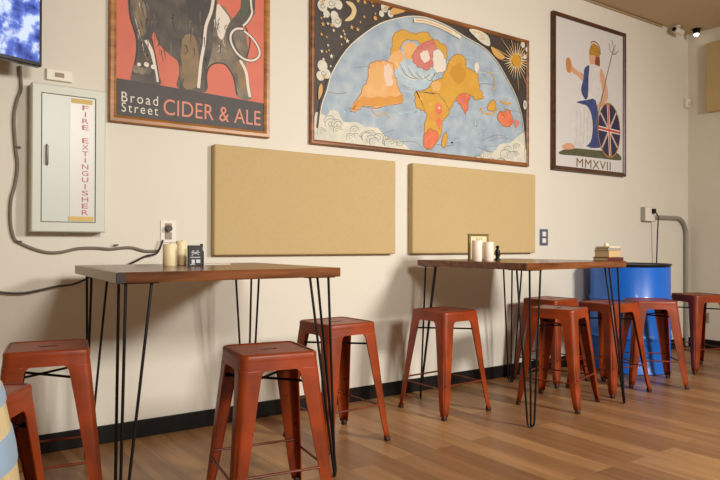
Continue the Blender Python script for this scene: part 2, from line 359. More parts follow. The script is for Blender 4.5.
# --- poster two: world map
def clip(pts, a, b_, c, d):
    out = pts
    for ax, val, sg in ((0, a, 1), (0, b_, -1), (1, c, 1), (1, d, -1)):
        src, out = out, []
        for i in range(len(src)):
            p, q = src[i-1], src[i]; ip = (p[ax]-val)*sg >= 0; iq = (q[ax]-val)*sg >= 0
            if ip != iq:
                t = (val-p[ax])/(q[ax]-p[ax]); out.append((p[0]+(q[0]-p[0])*t, p[1]+(q[1]-p[1])*t))
            if iq: out.append(q)
        if not out: return []
    return out
def worldmap(P, a, b_, c, d):
    _wp = P.wpoly
    def wp(pts, m):
        q = clip(pts, a-.002, b_+.002, c-.002, d+.002)
        if len(q) > 2: _wp(q, m)
    P.wpoly = wp; P.bounds = (a-.004, b_+.004, c-.004, d+.004)
    sea = ink('sea', (176, 188, 196), (142, 160, 178), 9); sea2 = ink('sea_pale', (186, 204, 212), (160, 182, 196), 12); cream = ink('cream', (226, 214, 188)); dk = ink('night', (66, 56, 50), (54, 46, 42), 9)
    orr = ink('land_orange', (218, 150, 60), (206, 140, 54), 14); yel = ink('land_yellow', (214, 164, 58), (204, 152, 48), 12); pch = ink('land_peach', (228, 182, 122), (222, 160, 88), 8)
    red = ink('land_red', (214, 100, 66), (224, 128, 84), 16); pink = ink('land_pink', (206, 130, 118), (200, 106, 96), 18); cl = ink('cloud', (222, 216, 196), (196, 196, 182), 20); gr = ink('line_grey', (138, 140, 136)); gd = ink('gold_star', (206, 160, 90)); wh = ink('offwhite', (224, 214, 200)); sun = ink('sun_gold', (200, 144, 36))
    arc = [(316.5, 148), (317, 128), (320, 105), (325.5, 89), (331, 71), (345, 49), (360, 35), (379, 22.5), (397.6, 17), (412, 15), (428, 17), (448, 25), (466, 36), (485, 47), (498, 61), (508, 78), (517.5, 97), (523.8, 122), (526.5, 160)]
    P.poly(arc+[(527, 175), (420, 165), (316, 152)], sea, sm=False)
    rnd = random.Random(3); P.bulk(True)
    # currents
    for i in range(46):
        u = rnd.uniform(335, 515); v = rnd.uniform(60, 150)
        if (u-420)**2/110**2+(v-150)**2/130**2 < .95: P.stroke([(u-rnd.uniform(6, 14), v+rnd.uniform(-3, 3)), (u, v+rnd.uniform(-3, 3)), (u+rnd.uniform(6, 14), v+rnd.uniform(-2, 5))], rnd.uniform(.5, 1.1), rnd.choice([sea2, sea2, gr]))
    P.bulk(False)
    P.poly([(398, 55), (412, 48), (428, 58), (436, 74), (430, 88), (412, 88), (398, 80), (394, 66)], sea2)
    brn = ink('coast_line', (150, 104, 62))
    P.land([(391, 58), (392, 42), (394, 34), (404, 30), (412, 33), (425, 32), (434, 40), (444, 44), (448, 56), (440, 60), (434, 50), (424, 46), (414, 40), (404, 41), (400, 50), (398, 60)], yel, brn)
    P.land([(388, 64), (392, 54), (400, 50), (404, 56), (400, 66), (392, 70)], pch, None)
    P.land([(402, 46), (410, 42), (418, 46), (416, 56), (408, 60)], pch, None)
    P.land([(412, 56), (420, 46), (433, 40), (438, 54), (434, 66), (425, 70), (416, 64)], pink, brn)
    P.land([(420, 54), (427, 50), (430, 58), (424, 63)], wh, None, .8); P.land([(433, 52), (440, 50), (446, 60), (446, 70), (438, 73), (433, 68)], wh, gr, .8)
    for k in range(8): P.stroke([(396+k*4, 62+k*2), (402+k*4, 74+k), (414+k*3, 80-k), (420+k*2, 76)], .9, gr if k % 2 else wh)
    P.land([(369, 65), (378, 61.5), (392, 63), (395, 78), (400, 92), (402, 103), (390, 104.5), (380, 107.5), (362, 106), (354, 112.5), (351, 109), (357, 99), (366, 84), (368, 74)], pch, brn)
    P.land([(356, 101), (366, 97), (384, 98), (400, 95), (402, 102), (380, 106.5), (362, 105), (355, 111), (352, 108)], orr, None)
    P.land([(372, 68), (380, 66), (384, 80), (378, 92), (371, 84)], ink('land_sand', (222, 172, 104)), None)
    P.land([(384, 66), (391, 66), (393, 82), (386, 86)], ink('land_blush', (228, 200, 180)), None)
    P.stroke([(370, 108), (378, 116), (384, 112), (390, 118)], 1.2, gd)
    P.land([(424, 96), (424, 90), (430, 87), (432, 80), (441, 79), (447, 66), (451, 58), (459, 54), (466, 60), (467, 68), (476, 72), (479, 86), (484, 97), (477, 100), (470, 95), (468, 104), (466, 112), (461, 106), (456, 100), (450, 110), (445, 101), (438, 96), (431, 92)], yel, brn, 1.7)
    P.land([(452, 66), (462, 64), (466, 76), (458, 84), (451, 76)], ink('land_deep', (198, 142, 36)), None)
    P.land([(432, 82), (440, 82), (440, 90), (433, 91)], ink('land_sand', (222, 172, 104)), None, .8)
    P.land([(456, 100), (462, 94), (471, 95), (468, 104), (466, 114), (461, 107)], red, brn)
    P.land([(460, 99), (464, 98), (464, 103), (461, 103)], pink, None, .5)
    P.land([(414.5, 94), (419, 91.5), (431, 93), (437, 94), (443, 100), (449, 112), (443, 121), (441, 134), (433, 147), (425.5, 148), (423.5, 136), (426, 118), (424, 110), (416, 107.5)], yel, brn)
    P.land([(427, 114), (436, 110), (444, 113), (441, 122), (432, 120)], orr, None)
    P.land([(438, 102), (442, 106), (441, 114), (436, 113), (435, 106)], red, None, .8); P.land([(437, 118), (441, 120), (440, 130), (436, 126)], red, None, .8)
    P.land([(424, 133), (432, 129), (439, 135), (433, 147), (425.5, 148)], red, brn)
    P.disc(439, 108, 1.6, wh); P.disc(430, 104, 1.4, pch); P.disc(421, 99, 1.8, pch)
    P.land([(443, 135), (446.5, 132), (447, 140), (444, 148), (441.5, 145)], yel, brn, .5)
    P.stroke([(480, 108), (484, 113), (492, 114), (498, 108)], 1.8, yel); P.land([(488, 104), (493, 100), (496, 104), (494, 111), (488, 110)], yel, brn, .8)
    P.stroke([(486, 72), (492, 74), (495, 84), (492, 90)], 1.6, gd); P.stroke([(500, 101), (506, 104), (511, 103)], 2.4, yel)
    P.land([(497, 118), (500, 111), (504, 113), (507, 109), (511, 114), (513, 121), (509, 127), (502, 125)], red, brn, .8)
    P.land([(515, 120), (519, 122), (517, 128), (514, 126)], ink('land_rose', (206, 128, 100)), None, .6)
    P.disc(452, 142.5, 2, dk, ry=1.2); P.poly([(474, 66), (477, 62), (479, 68), (476, 73)], wh)
    P.bulk(True)
    for i in range(26): P.disc(rnd.uniform(470, 512), rnd.uniform(112, 150), rnd.uniform(.4, .9), rnd.choice([wh, gr, wh]), 6)
    P.bulk(False)
    # clouds along the foot of the map
    P.poly([(314, 118), (318, 112), (326, 116), (330, 110), (338, 112), (343, 122), (356, 122), (366, 127), (378, 128), (384, 136), (398, 140), (408, 148), (416, 158), (416, 170), (314, 156)], cl, k=2)
    P.poly([(462, 170), (468, 160), (478, 158), (484, 151), (492, 153), (500, 144), (510, 143), (518, 136), (530, 134), (530, 180)], cl, k=2)
    spots = []
    for i in range(34):
        if i < 23: u = rnd.uniform(321, 404); v = rnd.uniform(max(118, 115+(u-320)*.36), 135+(u-311)*.115)
        else: u = rnd.uniform(476, 521); v = rnd.uniform(158-(u-476)*.34, 162)
        spots.append((v, u))
    for v, u in sorted(spots):
        r = rnd.uniform(3.2, 5.5); sg = rnd.choice([1, -1])
        P.disc(u, v, r, cl, 16, ry=r*.9)
        P.stroke([(u+r*math.cos(a_), v-r*.9*math.sin(a_)) for a_ in [k*.55 for k in range(8)]], .6, gr)
        P.layer -= 1
        P.stroke([(u+r*.62*(1-k/7)*math.cos(sg*k*1.2), v+r*.6*(1-k/7)*math.sin(sg*k*1.2)) for k in range(6)], .6, rnd.choice([gr, sea]))
    # border lines of the dome
    P.stroke(arc[1:], 2.4, dk, k=3); P.stroke([(u+1.2*(1 if u < 415 else -1)*abs(u-415)/100, v+1.4) for u, v in arc[1:]], 1.0, cream, k=3)
    # corner of night, left: clouds, moon, stars
    for q in [(322, 6, 6), (330, 2, 7), (338, 5, 5), (336, 22, 6), (334, 16, 5), (326, 14, 4), (322, 66, 6), (326, 74, 5), (320, 76, 5), (384, 8, 5), (390, 14, 4), (381, 14, 3.5)]: P.disc(*q, cl)
    for q in [(322, 6, 3), (331, 3, 4), (337, 21, 3.4), (323, 73, 3.2), (385, 9, 2.6)]: P.stroke([(q[0]+q[2]*(1-k/8)*math.cos(k), q[1]+q[2]*(1-k/8)*math.sin(k)) for k in range(7)], .8, gr)
    P.poly([(345, 2), (352, 3), (356, 11), (352, 20), (344, 21), (350, 15), (351, 9)], gd if 0 else ink('moon', (214, 190, 140)), k=4)
    for i in range(130):
        u = rnd.uniform(320, 392); v = rnd.uniform(0, 80)
        tb_ = [(319, 100), (325, 87), (331, 69), (345, 46), (360, 32), (379, 19), (398, 12)]
        lim = next(p[1]+(q[1]-p[1])*(u-p[0])/(q[0]-p[0]) for p, q in zip(tb_, tb_[1:]) if u <= q[0])-3
        if v < lim and (u-348)**2+(v-12)**2 > 130 and (u-332)**2+(v-10)**2 > 120: P.star(u, v, rnd.choice([1.6, 2, 2.8]), rnd.choice([gd, cream, gd]))
    P.disc(374.5, 18.5, 2.4, orr); P.poly([(391, 9), (398, 8), (405, 11), (398, 14), (390, 15)], gd)
    P.poly([(318, 88), (321, 84), (322, 92), (318, 100)], gd)
    # banner
    P.stroke([(413, 20.5), (424, 21.5), (438, 26), (452, 33), (460, 38)], 4.6, cream); P.stroke([(415, 20.5), (424, 21.5), (438, 26), (451, 32.5)], 1.1, gd)
    # corner of the sun, right
    sx, sy = 515.5, 61
    for k in range(30):
        an = 2*math.pi*k/30; R = 30 if k % 2 else 18
        while ((sx+R*math.cos(an)*.75-415)/112)**2+((sy+R*math.sin(an)-150)/135)**2 < 1.02 and R > 8: R -= 1
        P.stroke([(sx+6*math.cos(an)*.8, sy+6*math.sin(an)), (sx+R*math.cos(an)*.75, sy+R*math.sin(an))], 1.6, gd if k % 2 else cream, k=8, taper=True)
    P.disc(sx, sy, 8.5, sun, 20, ry=8)
    P.poly([(468, 30), (476, 30), (487, 36), (489, 46), (482, 44), (474, 37)], cl); P.stroke([(472, 32), (480, 34), (484, 40), (478, 38)], .9, gd)
    P.poly([(490, 47), (496, 50), (504, 57), (500, 60), (493, 55)], gd)
    for q in [(522, 45, 4), (526, 50, 3), (524, 57, 3)]: P.disc(*q, cl)
    P.disc(524, 105, 3.4, cl, ry=6); P.disc(524, 105, 1.6, gr, ry=3)
xa = W(311, 142, -.035)[0]; xb = W(527.6, 167, -.035)[0]; xb = W(529.6, 100, -.035)[0]
MAP = frame_picture('wide framed world map with a blue dome, moon and sun in a brown frame', xa, xb, 1.925, 3.103, .034, .035, BROWNF, dict(bg=ink('night', (66, 56, 50), (54, 46, 42), 9), fn=worldmap))

# --- poster three: seated figure with trident and shield
def seated(P, a, b_, c, d):
    q = lambda L: [(560+x/3.43, 30+y/3.43) for x, y in L]
    skin = ink('skin', (206, 156, 126)); gold = ink('helmet', (186, 138, 46), (160, 110, 34), 30); blue = ink('drape', (66, 80, 130), (48, 58, 104), 24); gown = ink('gown', (216, 210, 204), (196, 194, 196), 20); navy = ink('navy', (44, 44, 74)); red = ink('flag_red', (186, 70, 60)); wh = ink('offwhite', (224, 214, 200)); gr = ink('ground_olive', (96, 92, 66), (72, 74, 54), 30); grey = ink('trident', (120, 110, 104)); br = ink('hair', (132, 62, 40)); am = ink('amber', (190, 128, 74))
    P.poly(q([(2, 415), (40, 405), (120, 412), (190, 418), (210, 446), (150, 442), (60, 432), (0, 426)]), gr)
    P.stroke(q([(120, 335), (150, 200), (184, 62)]), 1.9, grey, k=1)
    P.stroke(q([(168, 45), (172, 70), (184, 84), (196, 76), (200, 70)]), 1.2, grey); P.stroke(q([(178, 34), (184, 62)]), 1.3, grey, k=1); P.stroke(q([(190, 50), (186, 80)]), 1, grey, k=1)
    P.poly(q([(122, 92), (134, 88), (137, 118), (130, 132), (120, 118)]), br)
    P.poly(q([(102, 84), (116, 84), (122, 96), (118, 112), (122, 126), (106, 124), (101, 104)]), skin)
    P.poly(q([(100, 84), (104, 56), (116, 46), (132, 58), (138, 84), (130, 94), (116, 86)]), gold)
    P.stroke(q([(106, 46), (112, 40), (126, 44), (136, 62), (138, 84)]), 1.6, br)
    P.poly(q([(82, 178), (60, 158), (38, 142), (24, 128), (28, 118), (40, 122), (60, 140), (84, 154)]), skin)
    P.poly(q([(22, 98), (32, 96), (40, 120), (36, 146), (24, 142), (20, 118)]), am)
    P.poly(q([(100, 120), (124, 120), (142, 138), (146, 180), (136, 246), (104, 244), (92, 200), (94, 150)]), gown)
    P.poly(q([(140, 132), (150, 150), (164, 210), (160, 244), (134, 270), (124, 264), (142, 236), (144, 200), (136, 160)]), skin)
    P.poly(q([(84, 132), (100, 122), (98, 160), (96, 224), (86, 238), (72, 206), (80, 168)]), blue)
    P.poly(q([(56, 248), (92, 240), (122, 242), (136, 320), (150, 380), (146, 402), (90, 398), (92, 330), (84, 262)]), blue)
    P.poly(q([(50, 262), (84, 256), (104, 280), (112, 330), (104, 384), (74, 402), (42, 392), (38, 340), (42, 290)]), gown)
    for k in range(4): P.stroke(q([(56+k*14, 275), (58+k*12, 330), (54+k*13, 390)]), .7, ink('fold', (170, 168, 176)))
    P.poly(q([(6, 400), (22, 388), (46, 392), (48, 406), (20, 410)]), skin)
    P.stroke(q([(121, 330), (150, 205), (160, 160)]), 1.6, grey, k=1)
    # shield with crossed bands
    cx, cy, rx, ry = 168, 344, 39, 95
    pt = lambda t, r=1: (cx+rx*r*math.cos(t)+8*r*math.sin(t)*.5, cy+ry*r*math.sin(t))
    P.poly(q([pt(2*math.pi*k/24) for k in range(24)]), gold, sm=False); P.poly(q([pt(2*math.pi*k/24, .95) for k in range(24)]), navy, sm=False)
    for t in (.75, 2.4):
        P.stroke(q([pt(t, .93), pt(t+math.pi, .93)]), 2.6, wh, k=1); P.stroke(q([pt(t, .93), pt(t+math.pi, .93)]), 1, red, k=1)
    P.stroke(q([pt(1.57, .93), pt(-1.57, .93)]), 5, wh, k=1); P.stroke(q([pt(0.1, .93), pt(math.pi+.1, .93)]), 5.5, wh, k=1)
    P.stroke(q([pt(1.57, .93), pt(-1.57, .93)]), 2.6, red, k=1); P.stroke(q([pt(0.1, .93), pt(math.pi+.1, .93)]), 3, red, k=1)
    X0, Z1 = W(576.5, 158, P.Y); Z0 = W(576.5, 166.8, P.Y)[1]; X1 = W(610.5, 168, P.Y)[0]
    P.text('MMXVII', X0, X1, Z0, Z1, ink('olive_letters', (120, 92, 52)), .0, 1.1)
xa = W(551.6, 11, -.015)[0]; xb = W(626.6, 100, -.05)[0]
frame_picture('tall framed poster of a seated helmeted figure with trident and round flag shield', xa, xb, 1.925, 3.455, .04, .05, DARKF, dict(bg=ink('sheet_white', (208, 204, 202)), fn=seated))

# ------------------------------------------------------------------ fabric wall panels
def panel(label, xl, xr, z0, z1, d=.06):
    root = empty('acoustic_panel', ((xl+xr)/2, 0, z0), 0, label, 'wall panel', None)
    h = (xr-xl)/2; H = z1-z0
    b = MB().box(-h, h, -d, -.001, 0, H); b.build('fabric_face', FABRIC, root, bevel=.012, seg=3)
    return root
xp = W(396, 200, -.06)[0]; panel('wide tan fabric wall panel above the near table', 1.665, xp, 1.122, 1.852)
xp = W(535.8, 200, -.06)[0]; panel('tan fabric wall panel above the far table with candles', W(408, 200, 0)[0], xp, 1.122, 1.852)
r = empty('acoustic_panel', (RX, -.235, 2.73), 0, 'tan fabric panel high on the right-hand wall at the picture edge', 'wall panel')
MB().box(-.06, -.001, -1.2, 0, 0, .80).build('fabric_face', FABRIC, r, bevel=.012, seg=3)

# ------------------------------------------------------------------ tables
TH, TT = 1.078, .046
def hairpin(sx, sy, ft=.018, ins=0):
    """leg local to a corner; sx, sy point inward"""
    b = MB(); r = .0068; zt = TH-TT-.004
    foot = Vector((ft*sx, .02*sy, 0))
    tops = [Vector(((.045+ins)*sx, .045*sy, zt)), Vector(((.155+ins)*sx, .045*sy, zt)), Vector(((.045+ins)*sx, .155*sy, zt))]
    # two outer rods are one bent bar with a round toe, the third meets them
    def toe(a, c, off):
        pts = [a]
        ba = Vector((foot.x, foot.y, .03))+off; bc = Vector((foot.x, foot.y, .03))-off
        for k in range(9):
            an = math.pi*k/8
            pts.append(Vector((foot.x, foot.y, 0))+off*math.cos(an)+Vector((0, 0, .007+.03-.03*math.sin(an))))
        pts.append(c); return pts
    b.tube(toe(tops[1], tops[2], (tops[1]-tops[2]).normalized()*.022), r, 8)
    b.tube([tops[0], Vector((foot.x, foot.y, .03)), Vector((foot.x, foot.y, .014))], r, 8)
    return b
def table(label, FL, FR, BR, BL, pale_left, feet):
    cx = (FL[0]+FR[0])/2; cy = (FL[1]+BL[1])/2
    root = empty('bar_table', (cx, cy, 0), 0, label, 'table')
    FL, FR, BR, BL = [Vector((p[0]-cx, p[1]-cy)) for p in (FL, FR, BR, BL)]
    rnd = random.Random(int(cx*10)); ring = []
    for (p, q, n, j) in ((FL, FR, 14, .006), (FR, BR, 6, .002), (BR, BL, 14, .005), (BL, FL, 6, 0)):
        for k in range(n):
            m = p.lerp(q, k/n); ring.append((m.x+(rnd.uniform(-j, j) if k and n == 6 else 0), m.y+(rnd.uniform(-j, j) if k and n == 14 else 0)))
    z0, z1 = TH-TT, TH
    b = MB(); b.loft([[(x*.997, y*.995, z0) for x, y in ring], [(x, y, z0+.006) for x, y in ring], [(x, y, z1-.004) for x, y in ring], [(x*.997, y*.996, z1) for x, y in ring]], cap0=True, cap1=True)
    b.build('tabletop', WALNUT, root)
    if pale_left:
        e = MB(); e.loft([[(FL.x-.001+t, FL.y+.004, z), (FL.x-.008+t, FL.y+.004, z), (BL.x-.008+t, BL.y-.004, z), (BL.x-.001+t, BL.y-.004, z)] for z, t in ((z0+.001, 0), (z1-.001, 0))], cap0=True, cap1=True)
        e.build('end_strip', PALE, root)['label'] = 'pale grey strip on the left end'  # thin strip in a paler colour over the left end face
        MB().box(FL.x-.006, FL.x+.03, FL.y-.007, FL.y+.003, z0+.001, z1-.002).build('corner_edge', DARKEDGE, root)['label'] = 'dark band at the front left corner'
    for (c, sx, sy, ft) in ((FL, 1, 1, feet[0]), (FR, -1, 1, feet[1]), (BR, -1, -1, feet[2]), (BL, 1, -1, feet[3])):
        leg = hairpin(sx, sy, ft, .035 if ft > .062 else 0); leg.v = [(x+c.x, y+c.y, z) for x, y, z in leg.v]
        lo = leg.build('leg', IRON, root, smooth=True)
        xs_ = lambda p, q: sorted((c.x+p*sx, c.x+q*sx)); ys_ = lambda p, q: sorted((c.y+p*sy, c.y+q*sy))
        pb = MB().box(*xs_(.02, .18), *ys_(.02, .07), z0-.005, z0-.0002); pb.box(*xs_(.02, .07), *ys_(.071, .18), z0-.005, z0-.0002)
        pb.build('mounting_plate', IRON, lo)
    return root
table('near wooden bar table on black hairpin legs under the wide tan panel', (.735, -1.285), (1.845, -1.285), (1.865, -.25), (.785, -.25), True, (.018, .018, .055, .06))
table('far wooden bar table on black hairpin legs beside the blue drum', (3.31, -1.255), (4.465, -1.225), (4.36, -.19), (3.285, -.19), False, (.065, .0, .03, .02))

# ------------------------------------------------------------------ stools
SH, SA, SB = .726, .174, .243
def rsq(w, r, z, n=5, inset=0):
    w -= inset; r = max(.002, r-inset); out = []
    for (sx, sy, a0) in ((1, 1, 0), (-1, 1, 90), (-1, -1, 180), (1, -1, 270)):
        for k in range(n+1):
            a = math.radians(a0+90*k/n); out.append((sx*(w-r)+r*math.cos(a), sy*(w-r)+r*math.sin(a), z))
    return out
def make_stool():
    root = empty('metal_stool', (0, 0, 0))
    # seat pan: raised lip, shallow dish, skirt; slot cut through the middle by bridging
    b = MB()
    b.loft([rsq(SA+.001, .035, SH-.030), rsq(SA+.001, .035, SH-.010), rsq(SA-.002, .034, SH-.003), rsq(SA-.007, .030, SH), rsq(SA-.014, .026, SH-.0005), rsq(SA-.020, .022, SH-.004)])
    inner = rsq(SA-.020, .022, SH-.004); n = len(inner)
    def slot(g, z):   # rounded slot with the same point order
        return [(p[0]+(.041-.060-g if p[0] > 0 else -.041+.060+g), p[1]+(.013-.060-g if p[1] > 0 else -.013+.060+g), z) for p in rsq(.060+g*2, .010, z)]
    s1, s2 = slot(0, SH-.005), slot(0, SH-.014)
    b.loft([inner, s1])
    b.loft([rsq(SA-.003, .033, SH-.030), rsq(SA-.003, .033, SH-.012), rsq(SA-.02, .022, SH-.010)])
    seat = b.build('seat', ORANGE, root, smooth=True)
    # slot well coloured black: the shade inside the hole is painted in
    MB().loft([s1, s2]).add([(-.039, -.012, SH-.0142), (.039, -.012, SH-.0142), (.039, .012, SH-.0142), (-.039, .012, SH-.0142)], [(0, 1, 2, 3)]).build('hand_slot', RUBBER_AND_SHADE, seat)
    MB().loft([rsq(SA-.0125, .027, SH+.0002), rsq(SA-.0165, .024, SH-.0014)]).build('worn_rim', BLACKEDGE, seat)
    # apron under the lip
    def wz(z): return SA-.002+(SB-SA)*(SH-z)/SH
    ap = MB(); ap.loft([rsq(wz(SH-.026), .034, SH-.026), rsq(wz(SH-.070), .034, SH-.070)])
    ap.loft([rsq(wz(SH-.026)-.002, .032, SH-.026), rsq(wz(SH-.070)-.002, .032, SH-.070)])
    ap.loft([rsq(wz(SH-.070), .034, SH-.070), rsq(wz(SH-.070)-.002, .032, SH-.070)])
    ap.build('apron', ORANGE, root, smooth=True)
    # legs: folded tapering sheet with rounded corner and a pressed groove, black rubber foot
    for (sx, sy) in ((1, 1), (-1, 1), (-1, -1), (1, -1)):
        zs = [SH-.066, SH-.071, SH-.079, SH-.092, SH-.14, SH-.25, .38, .30, .22, .13, .07, .024]
        rings = []
        for z in zs:
            w_ = wz(z)-.0012; t = (SH-z)/SH
            f = .100+(.042-.100)*min(1, t**.85)
            if z > SH-.092: f += .020*((z-(SH-.092))/.026)**2
            if z < .09: f -= (.09-z)*.12
            r = .033-.015*t
            rg = [(w_-f, w_-.006), (w_-f, w_), (w_-r-(f-r)*.5, w_)]
            for k in range(7):
                a = math.radians(90-90*k/6); rr = r-(.006 if (k == 3 and .10 < z < .45) else (.002 if k in (2, 4) and .10 < z < .45 else 0))
                rg.append((w_-r+rr*math.cos(a), w_-r+rr*math.sin(a)))
            rg += [(w_, w_-r-(f-r)*.5), (w_, w_-f), (w_-.006, w_-f)]
            rings.append([(sx*x, sy*y, z) for x, y in rg])
        b = MB(); b.loft(rings, closed=False)
        leg = b.build('leg', ORANGE, root, smooth=True, solid=0)
        md = leg.modifiers.new('solid', 'SOLIDIFY'); md.thickness = .003; md.offset = 0
        w0 = wz(.012)
        fb = MB(); c0 = w0-.0165
        fb.loft([[(sx*c0+x, sy*c0+y, z) for x, y, _ in rsq(.0195*q, .010, 0)] for z, q in ((0, .92), (.006, 1.0), (.020, 1.02), (.034, .86))] if 0 else
                [[(sx*(c0+(wz(z)-w0))+x, sy*(c0+(wz(z)-w0))+y, z) for x, y, _ in rsq(.0165*q, .008, 0)] for z, q in ((0, .92), (.006, 1.0), (.020, 1.0), (.034, .84))], cap0=True, cap1=True)
        fb.build('foot_cap', mat('worn_foot', (58, 26, 16), .5), leg, smooth=True)
    # lower stretchers: two at one height, two a little higher
    for (ax, s, z) in ((0, 1, .225), (0, -1, .225), (1, 1, .205), (1, -1, .205)):
        w_ = wz(z)-.006; L = wz(z)-.012
        P0, P1 = ((-L, s*w_, z), (L, s*w_, z)) if ax == 0 else ((s*w_, -L, z), (s*w_, L, z))
        MB().tube([P0, P1], .0062, 8).build('stretcher', RUNG, root, smooth=True)
    # crossed black braces under the seat
    z = SH-.125; w_ = wz(z)-.012
    bb = MB(); bb.tube([(-w_, -w_, z), (w_, w_, z)], .006, 8); bb.tube([(-w_, w_, z-.012), (w_, -w_, z-.012)], .006, 8)
    for sx in (1, -1):
        for sy in (1, -1): bb.tube([(sx*w_, sy*w_, z-.006*(1 if sx == sy else 3)+.006), (sx*(w_-.03), sy*(w_-.03), z-.006*(1 if sx == sy else 3)+.006)], .010, 8)
    bb.build('cross_brace', IRON, root, smooth=True)
    return root
STOOLS = [  # x, y, yaw deg, label
    (1.368, -1.416, -9.2, 'orange metal stool in the foreground at the front of the near table'),
    (2.199, -.707, 2.5, 'orange metal stool just right of the near table with bare wall behind'),
    (3.237, -.554, 2.4, 'orange metal stool at the left end of the far table'),
    (4.069, -.912, 17.7, 'orange metal stool under the front edge of the far table, pale worn seat'),
    (4.698, -.336, 3.2, 'orange metal stool near the wall behind the stool tucked under the far table'),
    (4.794, -.847, -4.9, 'orange metal stool at the right end of the far table, seat overlapping the blue drum'),
    (5.332, -.898, -41.6, 'turned orange metal stool directly in front of the blue drum'),
    (6.32, -.80, -22, 'orange metal stool right of the blue drum near the corner'),
    (.556, -.778, -10.7, 'orange metal stool left of the near table, full seat visible'),
    (.135, -1.70, 60, 'orange metal stool cut off at the left edge behind the pale barrel')]
proto = make_stool()
for i, (x, y, a, lb) in enumerate(STOOLS):
    o = proto if i == 0 else copy_tree(proto)
    o.location = (x, y, 0); o.rotation_euler = (0, 0, math.radians(a)); tag(o, lb, 'stool', 'orange metal stools around the two tables')

# ------------------------------------------------------------------ blue drum
DRX, DRY, DR, DH = 5.80, -.405, .372, 1.02
BLUE = mat('drum_blue', (12, 104, 212), .34, vary=.05, vscale=3, coat=.2)
root = empty('steel_drum', (DRX, DRY, 0), 0, 'large blue steel drum against the wall behind the stools', 'drum')
prof = [(DR-.012, 0), (DR, .006), (DR, .016), (DR-.008, .024)]
for zc in (.33, .69):
    prof += [(DR-.008, zc-.03), (DR-.002, zc-.014), (DR+.006, zc), (DR-.002, zc+.014), (DR-.008, zc+.03)]
prof += [(DR-.008, DH-.03)]
MB().lathe(prof, n=64).build('drum_body', BLUE, root, smooth=True)
MB().lathe([(DR-.012, DH-.028), (DR, DH-.012), (DR+.003, DH-.006), (DR, DH), (DR-.010, DH), (DR-.016, DH-.012)], n=64).build('lid', mat('drum_lid', (26, 30, 38), .4), root, smooth=True)

# ------------------------------------------------------------------ pale barrel at the left edge
BAR = wood('barrel_staves', (208, 186, 134), (228, 210, 166), 'z', .5); HOOP = mat('pale_blue_hoop', (158, 186, 212), .45, vary=.05)
root = empty('barrel', (-.108, -2.456, 0), 0, 'cream wooden barrel with pale blue hoops at the lower left edge', 'barrel')
def br(z): return .335-.062*((z-.475)/.475)**2
N = 22; prof = [(br(.95*k/N), .95*k/N) for k in range(N+1)]
MB().lathe(prof+[(br(.95)-.02, .95), (br(.95)-.022, .93)], n=64).build('barrel_body', BAR, root, smooth=True)
for (a, c) in ((.862, .896), (.735, .802), (.055, .09), (.15, .215)):
    MB().lathe([(br(a)-.002, a), (br(a)+.003, a+.001), (br((a+c)/2)+.004, (a+c)/2), (br(c)+.003, c-.001), (br(c)-.002, c)], n=64, caps=False).build('hoop', HOOP, root, smooth=True)

# ------------------------------------------------------------------ extinguisher cabinet
X0, Z0 = W(31, 231, -.10); X1, Z1 = W(106, 89.5, -.10); Z1 = W(31, 81.5, -.10)[1]; Z0 = 1.262
root = empty('extinguisher_cabinet', ((X0+X1)/2, 0, Z0), 0, 'pale grey fire extinguisher cabinet on the wall below the television', 'cabinet')
hx = (X1-X0)/2; H = Z1-Z0; D = .10
b = MB(); b.box(-hx, hx, -.075, -.001, 0, H)
dl, dr = W(41, 150, -D)[0]-(X0+X1)/2, W(96, 150, -D)[0]-(X0+X1)/2; db, dt = .055, H-.05
def rr(x0, x1, y, z0, z1): return [(x0, y, z0), (x1, y, z0), (x1, y, z1), (x0, y, z1)]
b.loft([rr(-hx, hx, -.075, 0, H), rr(-hx, hx, -D+.006, 0, H), rr(-hx+.006, hx-.006, -D, .006, H-.006), rr(dl, dr, -D, db, dt), rr(dl+.002, dr-.002, -.075, db, dt)])
b.build('cabinet_body', CABM, root)
dm = MB().box(dl+.005, dr-.005, -D+.002, -.076, db+.004, dt-.004)
door = dm.build('door', mat('door_enamel', (202, 208, 198), .35), root, bevel=.001)
MB().tube([(dl+.03, -D-.001, H*.52-.055), (dl+.03, -D-.016, H*.52-.05), (dl+.03, -D-.016, H*.52+.05), (dl+.03, -D-.001, H*.52+.055)], .006, 8).build('handle', mat('dull_steel', (130, 124, 116), .4, metal=.6), door, smooth=True)
MB().box(dl+.15, dr-.012, -D-.0002, -D+.0018, db+.008, dt-.02).build('label_strip', mat('clear_white_strip', (216, 214, 208), .3), door)
tb = MB(); tb.flat = True
cx = (X0+X1)/2; lx0, lx1 = W(82, 150, -D)[0]-cx, W(88.5, 150, -D)[0]-cx
word = 'FIRE EXTINGUISHER'; zt = W(85, 105, -D)[1]-Z0; zb_ = W(85, 216, -D)[1]-Z0; st = (zt-zb_)/len(word)
for i, ch in enumerate(word):
    if ch != ' ': add_text(tb, ch, lx0+(.014 if ch == 'I' else 0), lx1-(.014 if ch == 'I' else 0), zt-st*(i+.86), zt-st*(i+.1), -D-.0004, 0, .012)
tb.build('lettering', mat('red_letter', (190, 104, 108), .5), door)['label'] = 'red vertical lettering'
TAPE = mat('masking_tape', (216, 186, 116), .7)
MB().box(lx0-.06, lx1+.02, -D-.0014, -D-.0006, zt+.004, zt+.03).build('tape', TAPE, door); MB().box(lx0-.07, lx1+.03, -D-.0014, -D-.0006, zb_-.03, zb_-.004).build('tape', TAPE, door)

